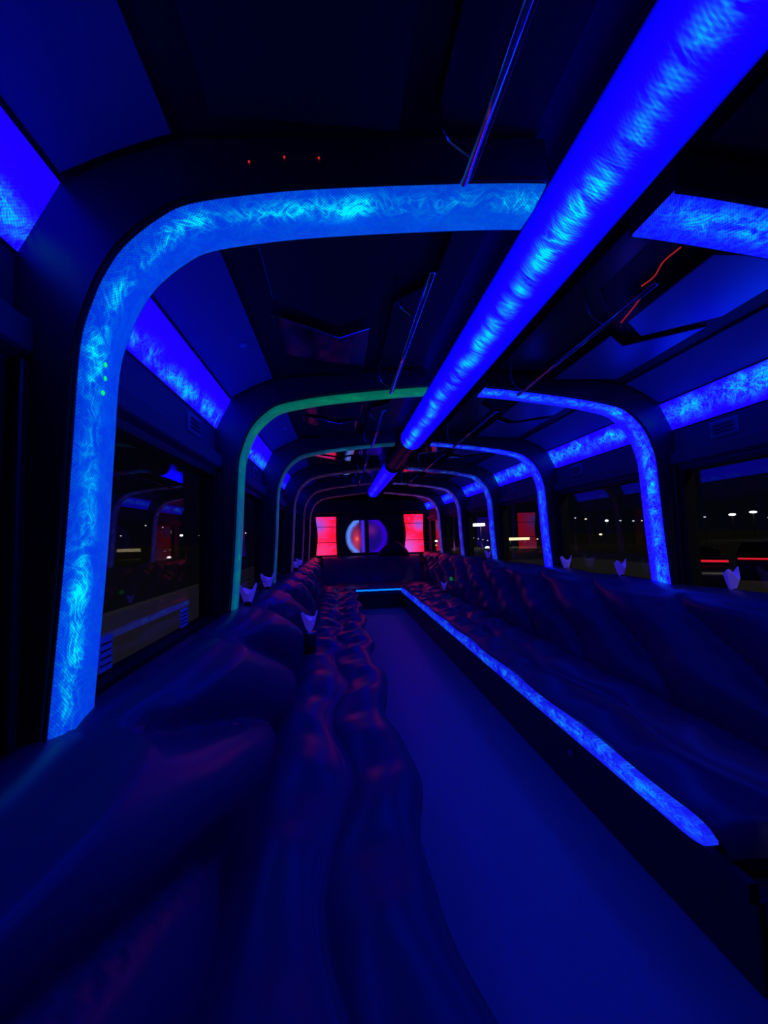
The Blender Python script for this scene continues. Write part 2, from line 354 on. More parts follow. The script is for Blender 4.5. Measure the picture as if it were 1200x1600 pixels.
# ---------------------------------------------------------------- glowing cove bands between arches
bt = (1.150, .694); bb = (1.219, .552)
bays = []
for i in range(-1, 6):
    a = ribs[i]+RW+.012 if i >= 0 else .25
    b = ribs[i+1]-.012 if i < 5 else YB-.02
    bays.append((a, b))
bayw = ['before the first arch', 'between first and second arch', 'between second and third arch', 'between third and fourth arch', 'between fourth and fifth arch', 'between fifth and sixth arch', 'behind the sixth arch']
for sx in (-1, 1):
    for k, (a, b) in enumerate(bays):
        dim = [1, 1, .95, .75, .6, .45, .3][k]
        if sx < 0: mat = g('cove_left_%d' % k, (.010, .0, 1.25*dim), (.010, .0, 1.25*dim), (0, .5, 1), 1.2 if k < 3 else 1., .22, .15, 1.2 if k < 3 else .4, 0, 1, .28, 40.+k*3.3, .8, .15, patch=.43, K=2.0 if k == 0 else 3)
        else: mat = g('cove_right_%d' % k, (.010, .0, 1.25*dim), (.010, .0, 1.25*dim), (0, .6, 1), 1.2 if k < 3 else 1., .58, .22, 1.5 if k < 4 else .7, 0, 1, .25, 60.+k*3.1, .9, .15, patch=.38, K=3)
        n = 14; t = thing('cove_light', 'slanted blue glowing cove panel, %s wall, %s' % ('left' if sx < 0 else 'right', bayw[k]), 'light', (sx*1.19, (a+b)/2, .55), 'cove lights along the %s wall' % ('left' if sx < 0 else 'right'))
        V = [0, .25, .5, .75, 1]
        def P(v, d, y): return (sx*(bb[0]+(bt[0]-bb[0])*v+d*.9), y, bb[1]+(bt[1]-bb[1])*v+d*.44)
        ys = [a+(b-a)*q/n for q in range(n+1)]
        m = MB(); m.slab([[P(v, 0, y) for v in V] for y in ys], [[P(v, .006, y) for v in V] for y in ys], [[(y, v) for v in V] for y in ys]); m.build('lit_panel', mat, t)
        m = MB()
        for v0, v1 in ((-.07, .0), (1.0, 1.05)):
            m.slab([[P(v0, .002, y), P(v1, .002, y)] for y in (a, b)], [[P(v0, .014, y), P(v1, .014, y)] for y in (a, b)])
        m.build('edge_trim', casing_m, t)
# ---------------------------------------------------------------- ceiling tube
TX, TZ, TR = -.02, .812, .096
def ceiling_tube(y0, y1, name, mat, label, r=TR):
    n = max(4, int((y1-y0)/.08)); t = thing(name, label, 'light', (TX, (y0+y1)/2, TZ-r), 'sections of the ceiling tube')
    rows = []; uvs = []; K = 40
    for i in range(n+1):
        y = y0+(y1-y0)*i/n
        rows.append([(TX+r*math.sin(2*PI*j/K), y, TZ+r*math.cos(2*PI*j/K)) for j in range(K+1)]); uvs.append([(y, j/K) for j in range(K+1)])
    m = MB(); m.grid(rows, uvs); m.add([rows[0][j] for j in range(K)], [tuple(range(K))]); m.add([rows[-1][j] for j in range(K)], [tuple(range(K))])
    m.build('tube_sleeve', mat, t)
    for y in (y0, y1):
        m = MB(); q = [(TX+(r+.003)*math.sin(2*PI*j/K), y, TZ+(r+.003)*math.cos(2*PI*j/K)) for j in range(K)]
        m.tube([(TX, y-.008, TZ), (TX, y+.008, TZ)], r+.003, 32); m.build('end_ring', casing_m, t)
tm1 = g('tube_film_near', (.008, .0, 1.05), (.008, .0, 1.05), (0, .62, 1), 1.1, .60, .034, 1.5, 0, 1, .3, 81.3, .75, .0, patch=.40, K=5, fall=(.60, .05, .235))
tm2 = g('tube_film_far', (.008, .0, .8), (.008, .0, .5), (0, .3, 1), 1.0, .60, .035, .3, 4, 7, .2, 85.3, .8, .0, K=9, fall=(.60, .05, .235))
ceiling_tube(.42, 3.18, 'tube_light', tm1, 'long thick blue glowing tube along the ceiling centre, near section with cyan streak')
ceiling_tube(4.34, 6.95, 'tube_light', tm2, 'shorter far section of the blue ceiling tube beyond the dark gap')
ceiling_tube(3.22, 4.30, 'tube_cover', vinyl_dark, 'unlit dark section of ceiling tube between the two lit sections', TR*.8)

# ---------------------------------------------------------------- ceiling panels, rails, fittings
def zc(x):
    x = abs(x)
    for (a, za), (b, zb) in zip(cp[7:], cp[8:]):
        if a <= x <= b: return za+(zb-za)*(x-a)/(b-a)
    return .69
def cpanel(poly, mat, label, group, drop=.012, tilt=(0, 0)):
    cx = sum(p[0] for p in poly)/len(poly); cy_ = sum(p[1] for p in poly)/len(poly); zz = min(zc(p[0]) for p in poly)-drop
    z = lambda p: zz+tilt[0]*(p[0]-cx)+tilt[1]*(p[1]-cy_)
    m = MB(); n = len(poly)
    m.add([(p[0], p[1], z(p)) for p in poly]+[(p[0], p[1], z(p)+.008) for p in poly], [tuple(range(n)), tuple(range(2*n-1, n-1, -1))]+[(i, i+n, (i+1) % n+n, (i+1) % n) for i in range(n)])
    return tag(m.build('ceiling_panel', mat, bevel=.002), label, 'ceiling panel', group)
for k, (a, b) in enumerate(bays[:7]):
    if k == 0: a = .0
    for sx in (-1, 1):
        sd = 'left' if sx < 0 else 'right'; gr = 'panels on the %s half of the ceiling' % sd; L = b-a
        f = lambda pts: [(sx*x, a+L*y) for x, y in pts]
        cpanel(f([(.20, .05), (.30, .05), (.30, .30), (.42, .42), (.42, .95), (.20, .95)]), mirror_dark if k < 3 else mirror_m, 'stepped dark mirror panel %s of the tube, %s' % (sd, bayw[k]), gr, .018, (random.uniform(-.02, .02), random.uniform(-.015, .015)))
        cpanel(f([(.48, .06), (.84, .06), (.84, .36), (.62, .50), (.48, .40)]), satin_m if sx > 0 else (mirror_dark if k < 2 else mirror_m), 'five sided near ceiling panel, %s side, %s' % (sd, bayw[k]), gr, .020, (random.uniform(-.03, .03), random.uniform(-.02, .02)))
        cpanel(f([(.50, .52), (.62, .60), (.86, .44), (.86, .94), (.50, .94)]), (mirror_dark if k < 1 else mirror_m) if sx < 0 or k > 2 else satin_m, 'notched far ceiling panel, %s side, %s' % (sd, bayw[k]), gr, .014, (random.uniform(-.03, .03), random.uniform(-.02, .02)))
        if sx < 0 and 0 < k < 6:
            m = MB(); x, y = -1.0, a+L*.62; z = zc(x)
            t = thing('dome_light', 'small round unlit button on the left ceiling slope, %s' % bayw[k], 'light', (x, y, z-.02), 'round buttons on the left ceiling slope')
            nrm = Vector((.38, 0, -.92)).normalized(); c = Vector((x, y, z))
            m.tube([c+nrm*(-.004), c+nrm*.012], [.024, .022], 20); bz_ = m.build('bezel', plate_m, t)
            m = MB(); m.tube([c+nrm*.012, c+nrm*.018], [.015, .010], 16); m.build('lens', white_m, bz_)
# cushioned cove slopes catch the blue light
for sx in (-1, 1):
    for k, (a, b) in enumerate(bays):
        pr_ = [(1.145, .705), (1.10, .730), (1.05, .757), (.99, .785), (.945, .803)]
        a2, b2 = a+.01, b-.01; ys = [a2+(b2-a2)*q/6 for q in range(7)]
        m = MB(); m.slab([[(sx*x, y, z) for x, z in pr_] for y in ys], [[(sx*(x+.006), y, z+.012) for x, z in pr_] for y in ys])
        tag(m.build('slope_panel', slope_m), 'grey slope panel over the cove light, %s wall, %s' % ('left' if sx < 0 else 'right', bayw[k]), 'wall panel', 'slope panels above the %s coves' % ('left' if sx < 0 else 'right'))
# grab rails with curved end brackets
def rail(x, k, sx):
    a, b = bays[k]
    if k == 0: a = .1
    a += .10; b -= .02; z = .735
    t = thing('grab_rail', 'thin chrome ceiling grab rail %s of the tube, %s' % ('left' if sx < 0 else 'right', bayw[k]), 'rail', (x, (a+b)/2, z), 'grab rails on the %s of the tube' % ('left' if sx < 0 else 'right'))
    m = MB(); m.tube([(x, a, z), (x, b, z)], .0085, 12); m.build('bar', chrome, t)
    m = MB(); m.tube([(x+.014, a, z+.006), (x+.014, b, z+.006)], .003, 8); m.build('cable', vinyl_dark, t)
    for y in (a+.25*(b-a), b-.06):
        q = [(x, y, z), (x-.02*1, y, z+.01), (x-.05, y, z+.035), (x-.062, y, z+.075), (x-.064, y, zc(x-.064)-.001)]
        m = MB(); m.tube(smooth_line(q, 5), .005, 8); m.build('bracket', chrome, t)
for k in range(5):
    rail(-.36, k, -1)
    if k: rail(.32, k, 1)
# switch plates on the valance
for sx in (-1, 1):
    for k in range(1, 6):
        a, b = bays[k]; y = a+.68; sd = 'left' if sx < 0 else 'right'
        t = thing('reading_light_plate', 'small slatted grey plate on the %s valance, %s' % (sd, bayw[k]), 'switch plate', (sx*WX, y+.07, .44), 'plates on the %s valance' % sd)
        p, q = sorted((sx*(WX-.010), sx*WX)); m = MB(); m.box(p, q, y, y+.14, .445, .525); pl = m.build('plate', plate_m, t, bevel=.004)
        p, q = sorted((sx*(WX-.014), sx*(WX-.010)))
        for j in range(3):
            m = MB(); m.box(p, q, y+.02, y+.12, .462+.018*j, .470+.018*j); m.build('slat', casing_m, pl)
# thin emissive tubes imitating red reflections among the right ceiling panels
rc = emis('red_reflection', (1, .03, .02), .32)
for pts, lab in (([(.335, .96, .79), (.315, 1.0, .775), (.328, 1.05, .765), (.318, 1.09, .76)], 'imitated reflection, thin red wire above the right grab rail, nearer the camera'),
                 ([(.37, 1.13, .775), (.372, 1.19, .755), (.385, 1.27, .745)], 'imitated reflection, thin red wire below the right grab rail, farther away')):
    m = MB(); m.tube(smooth_line(pts, 5), .0022, 6); tag(m.build('reflection_strand', rc), lab, 'glint', 'imitated red reflections by the right grab rail')

# ---------------------------------------------------------------- rear wall: red panels and round window
def rear_mat(name, spot, spot2):
    m, nt, p = newmat(name); t = N(nt, 'ShaderNodeTexCoord')
    no = N(nt, 'ShaderNodeTexNoise'); nt.links.new(t.outputs['Object'], no.inputs['Vector']); no.inputs['Scale'].default_value = 7; no.inputs['Distortion'].default_value = 1.2
    r = N(nt, 'ShaderNodeValToRGB'); nt.links.new(no.outputs['Fac'], r.inputs[0]); cr = r.color_ramp
    cr.elements[0].position = .30; cr.elements[0].color = (.55, .02, .22, 1); cr.elements[1].position = .65; cr.elements[1].color = (1, .004, .02, 1)
    e = cr.elements.new(.48); e.color = (.95, .004, .03, 1)
    def blob(c, w_):
        d = N(nt, 'ShaderNodeVectorMath', operation='DISTANCE'); nt.links.new(t.outputs['Object'], d.inputs[0]); d.inputs[1].default_value = c
        return M(nt, 'POWER', 2.718, M(nt, 'MULTIPLY', M(nt, 'POWER', M(nt, 'DIVIDE', d.outputs['Value'], w_), 2.0), -1.0))
    cur = r.outputs[0]
    for c, w_, col in ((spot[0], spot[1], (.25, .06, .6, 1)), (spot2[0], spot2[1], spot2[2])):
        mx = N(nt, 'ShaderNodeMix', data_type='RGBA'); nt.links.new(cur, mx.inputs['A']); mx.inputs['B'].default_value = col; nt.links.new(blob(c, w_), mx.inputs['Factor']); cur = mx.outputs['Result']
    nt.links.new(cur, p.inputs['Emission Color']); p.inputs['Emission Strength'].default_value = 1.25; p.inputs['Roughness'].default_value = .3
    p.inputs['Base Color'].default_value = (.05, .01, .01, 1)
    return m
mL = rear_mat('red_panel_left', ((-.18, 0, .60), .18), ((-.12, 0, .05), .22, (.75, .03, .18, 1)))
mR = rear_mat('red_panel_right', ((.10, 0, .56), .10), ((-.16, 0, .08), .20, (.55, .08, .6, 1)))
for sx, mat, cx, z0, z1 in ((-1, mL, -.895, -.325, .455), (1, mR, .915, -.315, .475)):
    t = thing('red_light_panel', 'glowing red three-part panel on the rear wall, %s of the round window' % ('left' if sx < 0 else 'right'), 'light panel', (cx, YB-.02, z0), 'red panels on the rear wall')
    hgt = z1-z0; cuts = [0, .33, .735, 1.0] if sx < 0 else [0, .32, .76, 1.0]
    for j in range(3):
        fr = []; bk = []
        for q in range(9):
            v = cuts[j]+(cuts[j+1]-cuts[j])*q/8; v_ = v+(.007 if q == 0 and j else 0)-(.007 if q == 8 and j < 2 else 0)
            pinch = .022*math.sin(PI*v)**2; hw = .205-pinch*.5
            x0 = cx-hw+(pinch if sx < 0 else pinch*1.2); x1 = cx+hw
            fr.append([(x0, YB-.03, z0+hgt*v_), ((x0+x1)/2, YB-.034, z0+hgt*v_), (x1, YB-.03, z0+hgt*v_)]); bk.append([(x0, YB-.015, z0+hgt*v_), ((x0+x1)/2, YB-.015, z0+hgt*v_), (x1, YB-.015, z0+hgt*v_)])
        m = MB(); m.slab(fr, bk); m.build('lit_pane', mat, t)
    m = MB(); m.box(cx-.24, cx-.206, YB-.045, YB-.001, z0-.03, z1+.03); m.box(cx+.206, cx+.24, YB-.045, YB-.001, z0-.03, z1+.03); m.box(cx-.206, cx+.206, YB-.045, YB-.001, z1, z1+.03); m.box(cx-.206, cx+.206, YB-.045, YB-.001, z0-.03, z0)
    m.build('panel_frame', wall_dark, t)
def round_mat():  # reflections of the lit arches painted into the pane's emission
    m, nt, p = newmat('painted_window_reflections'); t = N(nt, 'ShaderNodeTexCoord')
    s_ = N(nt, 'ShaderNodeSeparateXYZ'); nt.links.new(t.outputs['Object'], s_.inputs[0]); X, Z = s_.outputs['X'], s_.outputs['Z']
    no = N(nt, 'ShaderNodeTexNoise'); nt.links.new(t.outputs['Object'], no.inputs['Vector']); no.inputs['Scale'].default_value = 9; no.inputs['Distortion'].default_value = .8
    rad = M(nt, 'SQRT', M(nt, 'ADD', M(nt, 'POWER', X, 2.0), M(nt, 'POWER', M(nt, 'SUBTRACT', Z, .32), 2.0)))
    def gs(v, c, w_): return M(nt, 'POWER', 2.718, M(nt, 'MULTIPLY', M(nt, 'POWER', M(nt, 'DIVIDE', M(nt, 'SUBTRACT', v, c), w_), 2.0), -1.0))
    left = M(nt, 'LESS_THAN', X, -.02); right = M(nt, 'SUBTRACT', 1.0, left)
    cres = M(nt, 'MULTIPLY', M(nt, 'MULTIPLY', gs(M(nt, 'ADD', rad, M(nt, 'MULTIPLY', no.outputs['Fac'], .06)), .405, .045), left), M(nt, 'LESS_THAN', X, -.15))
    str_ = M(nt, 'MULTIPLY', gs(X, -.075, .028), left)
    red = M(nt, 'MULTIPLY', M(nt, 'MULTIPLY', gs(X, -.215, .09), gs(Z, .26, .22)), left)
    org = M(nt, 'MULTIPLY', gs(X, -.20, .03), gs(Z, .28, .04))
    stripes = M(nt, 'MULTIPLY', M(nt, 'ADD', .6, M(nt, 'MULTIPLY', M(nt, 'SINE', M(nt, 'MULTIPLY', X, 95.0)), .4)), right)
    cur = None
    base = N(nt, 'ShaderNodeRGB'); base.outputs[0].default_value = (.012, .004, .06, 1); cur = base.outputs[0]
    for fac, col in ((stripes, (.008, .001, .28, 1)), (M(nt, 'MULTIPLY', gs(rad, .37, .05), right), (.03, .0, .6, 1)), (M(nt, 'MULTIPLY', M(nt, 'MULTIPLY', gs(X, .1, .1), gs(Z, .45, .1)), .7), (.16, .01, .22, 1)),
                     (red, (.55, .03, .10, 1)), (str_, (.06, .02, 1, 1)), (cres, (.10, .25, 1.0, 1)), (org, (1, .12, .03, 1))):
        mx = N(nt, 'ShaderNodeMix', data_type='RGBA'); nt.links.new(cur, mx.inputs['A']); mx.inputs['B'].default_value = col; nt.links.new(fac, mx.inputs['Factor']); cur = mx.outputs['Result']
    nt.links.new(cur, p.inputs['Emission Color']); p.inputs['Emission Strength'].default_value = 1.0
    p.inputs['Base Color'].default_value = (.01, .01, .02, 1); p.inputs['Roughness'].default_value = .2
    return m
RWX = -.075
t = thing('round_window', 'round window with a dark centre post, painted reflections: blue crescent left, violet right, on rear wall', 'window', (RWX, YB-.02, -.29))
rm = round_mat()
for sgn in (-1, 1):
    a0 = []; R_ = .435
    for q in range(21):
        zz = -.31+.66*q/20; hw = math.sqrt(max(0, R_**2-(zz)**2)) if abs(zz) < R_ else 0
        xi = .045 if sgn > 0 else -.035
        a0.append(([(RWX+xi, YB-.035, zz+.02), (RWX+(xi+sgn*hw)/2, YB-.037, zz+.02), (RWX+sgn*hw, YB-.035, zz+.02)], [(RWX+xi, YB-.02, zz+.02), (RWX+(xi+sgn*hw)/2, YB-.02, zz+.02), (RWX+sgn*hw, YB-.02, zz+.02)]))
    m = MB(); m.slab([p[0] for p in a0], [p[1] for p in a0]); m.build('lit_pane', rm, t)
m = MB(); m.box(RWX-.034, RWX+.044, YB-.045, YB-.005, -.31, .39); m.build('centre_post', wall_dark, t, bevel=.004)
m = MB(); ring = [(RWX+.445*math.cos(q), YB-.03, .02+.445*math.sin(q)) for q in [math.acos(max(-1, min(1, 1)))+(-.82)+1.64*j/20 for j in range(21)]]
m.tube(ring, .011, 8); m.build('rim', wall_dark, t)
m = MB(); ring = [(RWX-.445*math.cos(q), YB-.03, .02+.445*math.sin(q)) for q in [-.82+1.64*j/20 for j in range(21)]]
m.tube(ring, .011, 8); m.build('rim', wall_dark, t)

# ---------------------------------------------------------------- benches
def tri(x): return abs(math.sin(PI*x))
def seat_rows(sx, y0, y1, dy=.025):
    rows = []; n = int((y1-y0)/dy)
    for i in range(n+1):
        y = y0+(y1-y0)*i/n
        e = min(1, (y-y0)/.10, (y1-y)/.10); e = math.sqrt(max(0, 1-(1-e)**2))      # rounded ends
        far = min(1, max(0, (y-2.4)/1.6))                                          # the vinyl is more crumpled towards the back
        if sx < 0: xf = .395+.030*math.sin(2*PI*(y+.1)/.92)+.006*math.sin(2*PI*y/.37)
        else: xf = .402+.006*math.sin(2*PI*(y+.1)/.78)
        zl = -.905 if sx < 0 else -.842
        cr = .655+.042*math.sin(2*PI*(y+.15)/(.92 if y < 3 else .70))
        wv = (.010+.012*far)*math.sin(2*PI*(y+.05)/.42); fw = .002+.007*far
        P = [(.97, -.97), (.47, -.97), (.44, zl)]
        zt_ = -.822
        for q in range(7):
            a = -PI/2+PI*q/8; P.append((xf+.035-.035*math.cos(a), (zl+zt_)/2+(zt_-zl)/2*math.sin(a)))
        for q in range(1, 13):
            x = xf+.035+(cr-xf-.035)*q/12; P.append((x, zt_-.004+.030*math.sin(PI*q/12)**.6-.020*(q/12)+wv*math.sin(PI*q/12)+fw*math.sin(2*PI*(y*1/.16+x*3))*math.sin(PI*q/12)))
        for q in range(1, 13):
            x = cr+(.95-cr)*q/12; P.append((x, zt_-.024+.05*math.sin(PI*q/12)**.6-wv*math.sin(PI*q/12)+fw*math.sin(2*PI*(y/.19-x*2))*math.sin(PI*q/12)))
        P.append((.985, -.85))
        rows.append([(sx*x, y, -.93+(z+.93)*(.25+.75*e)) for x, z in P])
    return rows
def back_rows(sx, y0, y1, ztop, dy=.025, per=.735, ph=0., drift=1.0, amp=.085):
    rows = []; n = int((y1-y0)/dy); K = 26
    for i in range(n+1):
        y = y0+(y1-y0)*i/n; P = [(1.20, -.90), (1.0, -.90)]
        e = min(1, (y-y0)/.08, (y1-y)/.08); e = math.sqrt(max(0, 1-(1-e)**2))
        for q in range(K+1):
            v = q/K
            s_ = v*v*(3-2*v)
            phi = (y-ph+drift*(s_-1))/per
            puff = tri(phi)**.55
            env = math.sin(PI*min(1, max(0, .06+.94*v)))**.5 if v < 1 else 0
            d = (amp*puff-.02)*env+.014*math.sin(2*PI*(v*1.7+y/1.9))*env
            d += (.0015+.005*min(1, max(0, (y-2.4)/1.6)))*math.sin(2*PI*(y/.23+v*2.1))*env
            # base surface: leans back, then rolls over at the top
            if v < .8:
                t_ = v/.8; bx = .95+.125*t_; bz = -.88+(ztop-.045+.88)*t_; nx, nz = -.95, .25
            else:
                a = (v-.8)/.2*PI/2; bx = 1.075+.075*(1-math.cos(a)) + .05*(v-.8)/.2; bz = ztop-.045+.045*math.sin(a); nx, nz = -math.cos(a), math.sin(a); d *= .55
            P.append((bx+nx*d*e, bz+nz*d*e))
        P.append((1.2, ztop-.02))
        rows.append([(sx*x, y, z) for x, z in P])
    return rows
def skirt(mb, sx, y0, y1, x, z0, z1, back=1.2):
    a, b = sorted((sx*x, sx*back)); mb.box(a, b, y0, y1, z0, z1)
BY = 6.72
# left bench
t = thing('bench_seat', 'long dark padded bench along the left windows with wavy cushions', 'bench', (-.8, 3, -1.2))
m = MB(); skirt(m, -1, -.85, 6.72, .47, -1.2, -.96); m.build('base', vinyl_dark, t, bevel=.01)
m = MB(); m.grid(seat_rows(-1, -.85, BY), close_v=True, caps=True); m.build('seat_cushion', vinyl, t)
m = MB(); m.grid(back_rows(-1, -.85, 6.73, -.345, ph=.83, drift=1.05, amp=.14), close_v=True, caps=True); m.build('backrest', vinyl, t)
# right bench with lit strip
t = thing('bench_seat', 'long dark padded bench along the right windows, glowing blue front strip', 'bench', (.8, 3.9, -1.2))
m = MB(); skirt(m, 1, .97, 6.72, .415, -1.2, -.965); m.build('base', vinyl_dark, t, bevel=.01)
m = MB(); m.grid(seat_rows(1, 1.03, BY), close_v=True, caps=True); m.build('seat_cushion', vinyl, t)
m = MB(); m.grid(back_rows(1, .96, 6.73, -.295, per=.70, ph=.55, drift=-.85, amp=.12), close_v=True, caps=True); m.build('backrest', vinyl, t)
sm_ = g('strip_film', (.008, .008, .80), (.006, .0, .62), (0, .42, 1), 1.0, .5, .45, .8, 1.2, 2.2, .0, 91.3, 1.1, .1, lo=.03, patch=.46, K=1.2)
n = 220; fr = []; bk = []; uvs = []
for i in range(n+1):
    y = 1.06+(6.68-1.06)*i/n; e = min(1, (y-1.06)/.10); hh = math.sqrt(max(.02, 1-(1-e)**2))
    top = -.846+.006*math.sin(2*PI*(y+.1)/.78); bot = -.915
    bz = (top+bot)/2; hz = (top-bot)/2*hh; x = .386
    fr.append([(x-.003*math.sin(PI*v)-0.004, y, bz-hz+2*hz*v) for v in (0, .33, .66, 1)]); bk.append([(x+.018, y, bz-hz+2*hz*v) for v in (0, .33, .66, 1)]); uvs.append([(y, v) for v in (0, .33, .66, 1)])
m = MB(); m.slab(fr, bk, uvs); m.build('light_strip', sm_, t)
m = MB(); m.box(.392, .42, .97, 6.68, -.965, -.915); m.build('front_rail', vinyl_dark, t)
for (y, z) in ((1.793, -1.015), (3.97, -.995), (2.9, -1.005)):
    m = MB(); m.tube([(.415, y, z), (.398, y, z)], [.016, .013], 16); m.build('screw_cap', plate_m, t)
# rear bench across the back
m = MB(); m.box(.405, 1.20, -.35, .95, -1.2, -.925); tag(m.build('storage_box', vinyl_dark, bevel=.015), 'low black box against the right wall before the right bench end', 'box')
t = thing('bench_seat', 'wide dark rear bench across the back wall with bright blue front strip', 'bench', (0, 7.4, -1.2))
m = MB(); m.box(-.46, .41, 6.80, 7.38, -1.2, -.96); m.build('base', vinyl_dark, t, bevel=.01)
rows = []
for i in range(41):
    x = -.985+1.97*i/40; P = [(8.1, -.97), (6.78, -.97), (6.75, -.93)]
    for q in range(6):
        a = -PI/2+PI/2*q/5*1.5; P.append((6.77-.03*math.cos(a)+.0, -.885+.035*math.sin(min(a, PI/2))))
    for q in range(1, 11): P.append((6.77+.75*q/10, -.855+.03*math.sin(PI*q/10)+.012*math.sin(2*PI*x/.6)*math.sin(PI*q/10)))
    for q in range(0, 13):
        v = q/12; P.append((7.52+.45*v-.05*tri(x/.62+.4*v)**.6*math.sin(PI*v)**.5, -.86+.50*v+.02*math.sin(PI*v)))
    P += [(8.03, -.352), (8.12, -.35), (8.14, -.5)]
    rows.append([(x if abs(x) < .42 or P.index(p) >= 20 else x, p[0], p[1]) for p in P])
m = MB(); m.grid([[q for q in r] for r in rows], close_v=True, caps=True); m.build('cushion', vinyl, t)
for sx in (-1, 1):
    m = MB(); m.grid(back_rows(sx, 6.745, 8.05, -.34 if sx < 0 else -.295, ph=.83, drift=-sx*1.0), close_v=True, caps=True); m.build('side_backrest', vinyl, t)
rs = emis('rear_strip', (.0, .16, 1.0), 1.7)
m = MB(); m.grid([[(-.375+.80*i/30, 6.735+.006*math.cos(q), -.878+.013*math.sin(i*1.3)*.1+.013*math.sin(q)) for q in [2*PI*j/8 for j in range(8)]] for i in range(31)], close_v=True, caps=True); m.build('light_strip', rs, t)

# lump of dark bag on the rear backrest
m = MB(); rows = []
for i in range(13):
    tt = i/12; x = .15+.62*tt; hgt = .02+.27*math.sin(PI*tt)**.9*(1.0 if tt < .5 else 1)
    rows.append([(x+.02*math.sin(5*q), 8.03+.085*math.cos(q), -.345+hgt*(math.sin(q) if math.sin(q) > 0 else .0)) for q in [2*PI*j/14 for j in range(14)]])
m.grid(rows, close_v=True, caps=True); tag(m.build('cushion', vinyl_dark), 'rounded black cushion standing on the rear bench back before the round window', 'cushion')

# ---------------------------------------------------------------- folded napkins on the bench backs
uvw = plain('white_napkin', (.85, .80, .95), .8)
up = uvw.node_tree.nodes['Principled BSDF']; up.inputs['Emission Color'].default_value = (.08, .03, 1, 1); up.inputs['Emission Strength'].default_value = .22   # violet emission added to brighten the paper, imitating fluorescence
lf = plain('green_leaf', (.30, .36, .12), .6)
def napkin(loc, rz, label, group, sc=1.0, cup=True):
    t = thing('folded_napkin', label, 'napkin', loc, group, rz)
    lx, ly, lz = loc; m = MB(); rows = []
    K = 24
    for i in range(9):
        v = i/8
        row = []
        for j in range(K):
            a = 2*PI*j/K; r = (.008+.034*v**.8)*sc
            hgt = v*(.075+.035*abs(math.cos(a))**1.5*v+.012*math.cos(3*a+1)*v)*sc
            row.append((lx+r*math.cos(a)*1.15, ly+r*math.sin(a)*.55*(1+.2*math.sin(3*a)), lz+.002+hgt))
        rows.append(row)
    inner = [[(lx+(p[0]-lx)*.93, ly+(p[1]-ly)*.90, p[2]) for p in r] for r in rows]
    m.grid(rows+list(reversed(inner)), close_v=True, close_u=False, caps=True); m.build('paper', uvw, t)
    if cup:
        m = MB(); m.tube([(lx, ly, lz), (lx, ly, lz+.022*sc), (lx, ly, lz+.026*sc)], [.020*sc, .017*sc, .012*sc], 16); m.build('holder', dark_metal, t)
    return t
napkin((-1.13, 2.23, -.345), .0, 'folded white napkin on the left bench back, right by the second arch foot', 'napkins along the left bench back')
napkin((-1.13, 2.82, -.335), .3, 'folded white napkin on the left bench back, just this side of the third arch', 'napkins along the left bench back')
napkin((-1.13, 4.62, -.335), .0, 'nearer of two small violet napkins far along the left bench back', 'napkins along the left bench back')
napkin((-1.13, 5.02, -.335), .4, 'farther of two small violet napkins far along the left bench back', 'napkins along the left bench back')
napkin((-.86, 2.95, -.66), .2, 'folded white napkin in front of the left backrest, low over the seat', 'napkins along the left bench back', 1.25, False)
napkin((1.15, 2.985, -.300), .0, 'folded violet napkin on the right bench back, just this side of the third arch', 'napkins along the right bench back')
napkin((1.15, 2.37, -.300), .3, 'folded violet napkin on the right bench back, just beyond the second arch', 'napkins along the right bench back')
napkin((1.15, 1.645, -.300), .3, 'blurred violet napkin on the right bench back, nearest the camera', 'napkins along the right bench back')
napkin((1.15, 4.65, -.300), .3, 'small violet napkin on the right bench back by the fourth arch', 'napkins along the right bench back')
# drink console at the low napkin and the far right corner
def console(x, y, z0, z1, label, sx):
    t = thing('drink_holder', label, 'drink holder', (x, y, z0))
    m = MB(); m.tube([(x, y, z0), (x, y, z1-.012), (x, y, z1)], [.045, .045, .038], 20); m.build('cup', vinyl_dark, t)
    m = MB(); m.tube([(x, y, z1-.006), (x, y, z1+.003)], [.047, .047], 20); m.build('rim', chrome, t)
console(-.86, 2.95, -.835, -.665, 'dark round drink holder on the left seat, under the low napkin', -1)
console(.80, 5.45, -.835, -.75, 'dark round drink holder on the far right seat', 1)
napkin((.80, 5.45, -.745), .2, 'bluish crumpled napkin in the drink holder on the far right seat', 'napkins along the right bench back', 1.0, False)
gr_ = emis('green_lamp', (.0, .10, .045), 1.0)
t = thing('green_lamp', 'small oval green lamp on the far right backrest above the drink holder', 'light', (.90, 5.45, -.60))
m = MB(); m.sphere((.905, 5.45, -.60), .042, 14, (.5, 1.3, .7)); m.build('lens', gr_, t)
m = MB(); m.tube([(.915, 5.45, -.60), (.945, 5.45, -.595)], .03, 14); m.build('mount', dark_metal, t)
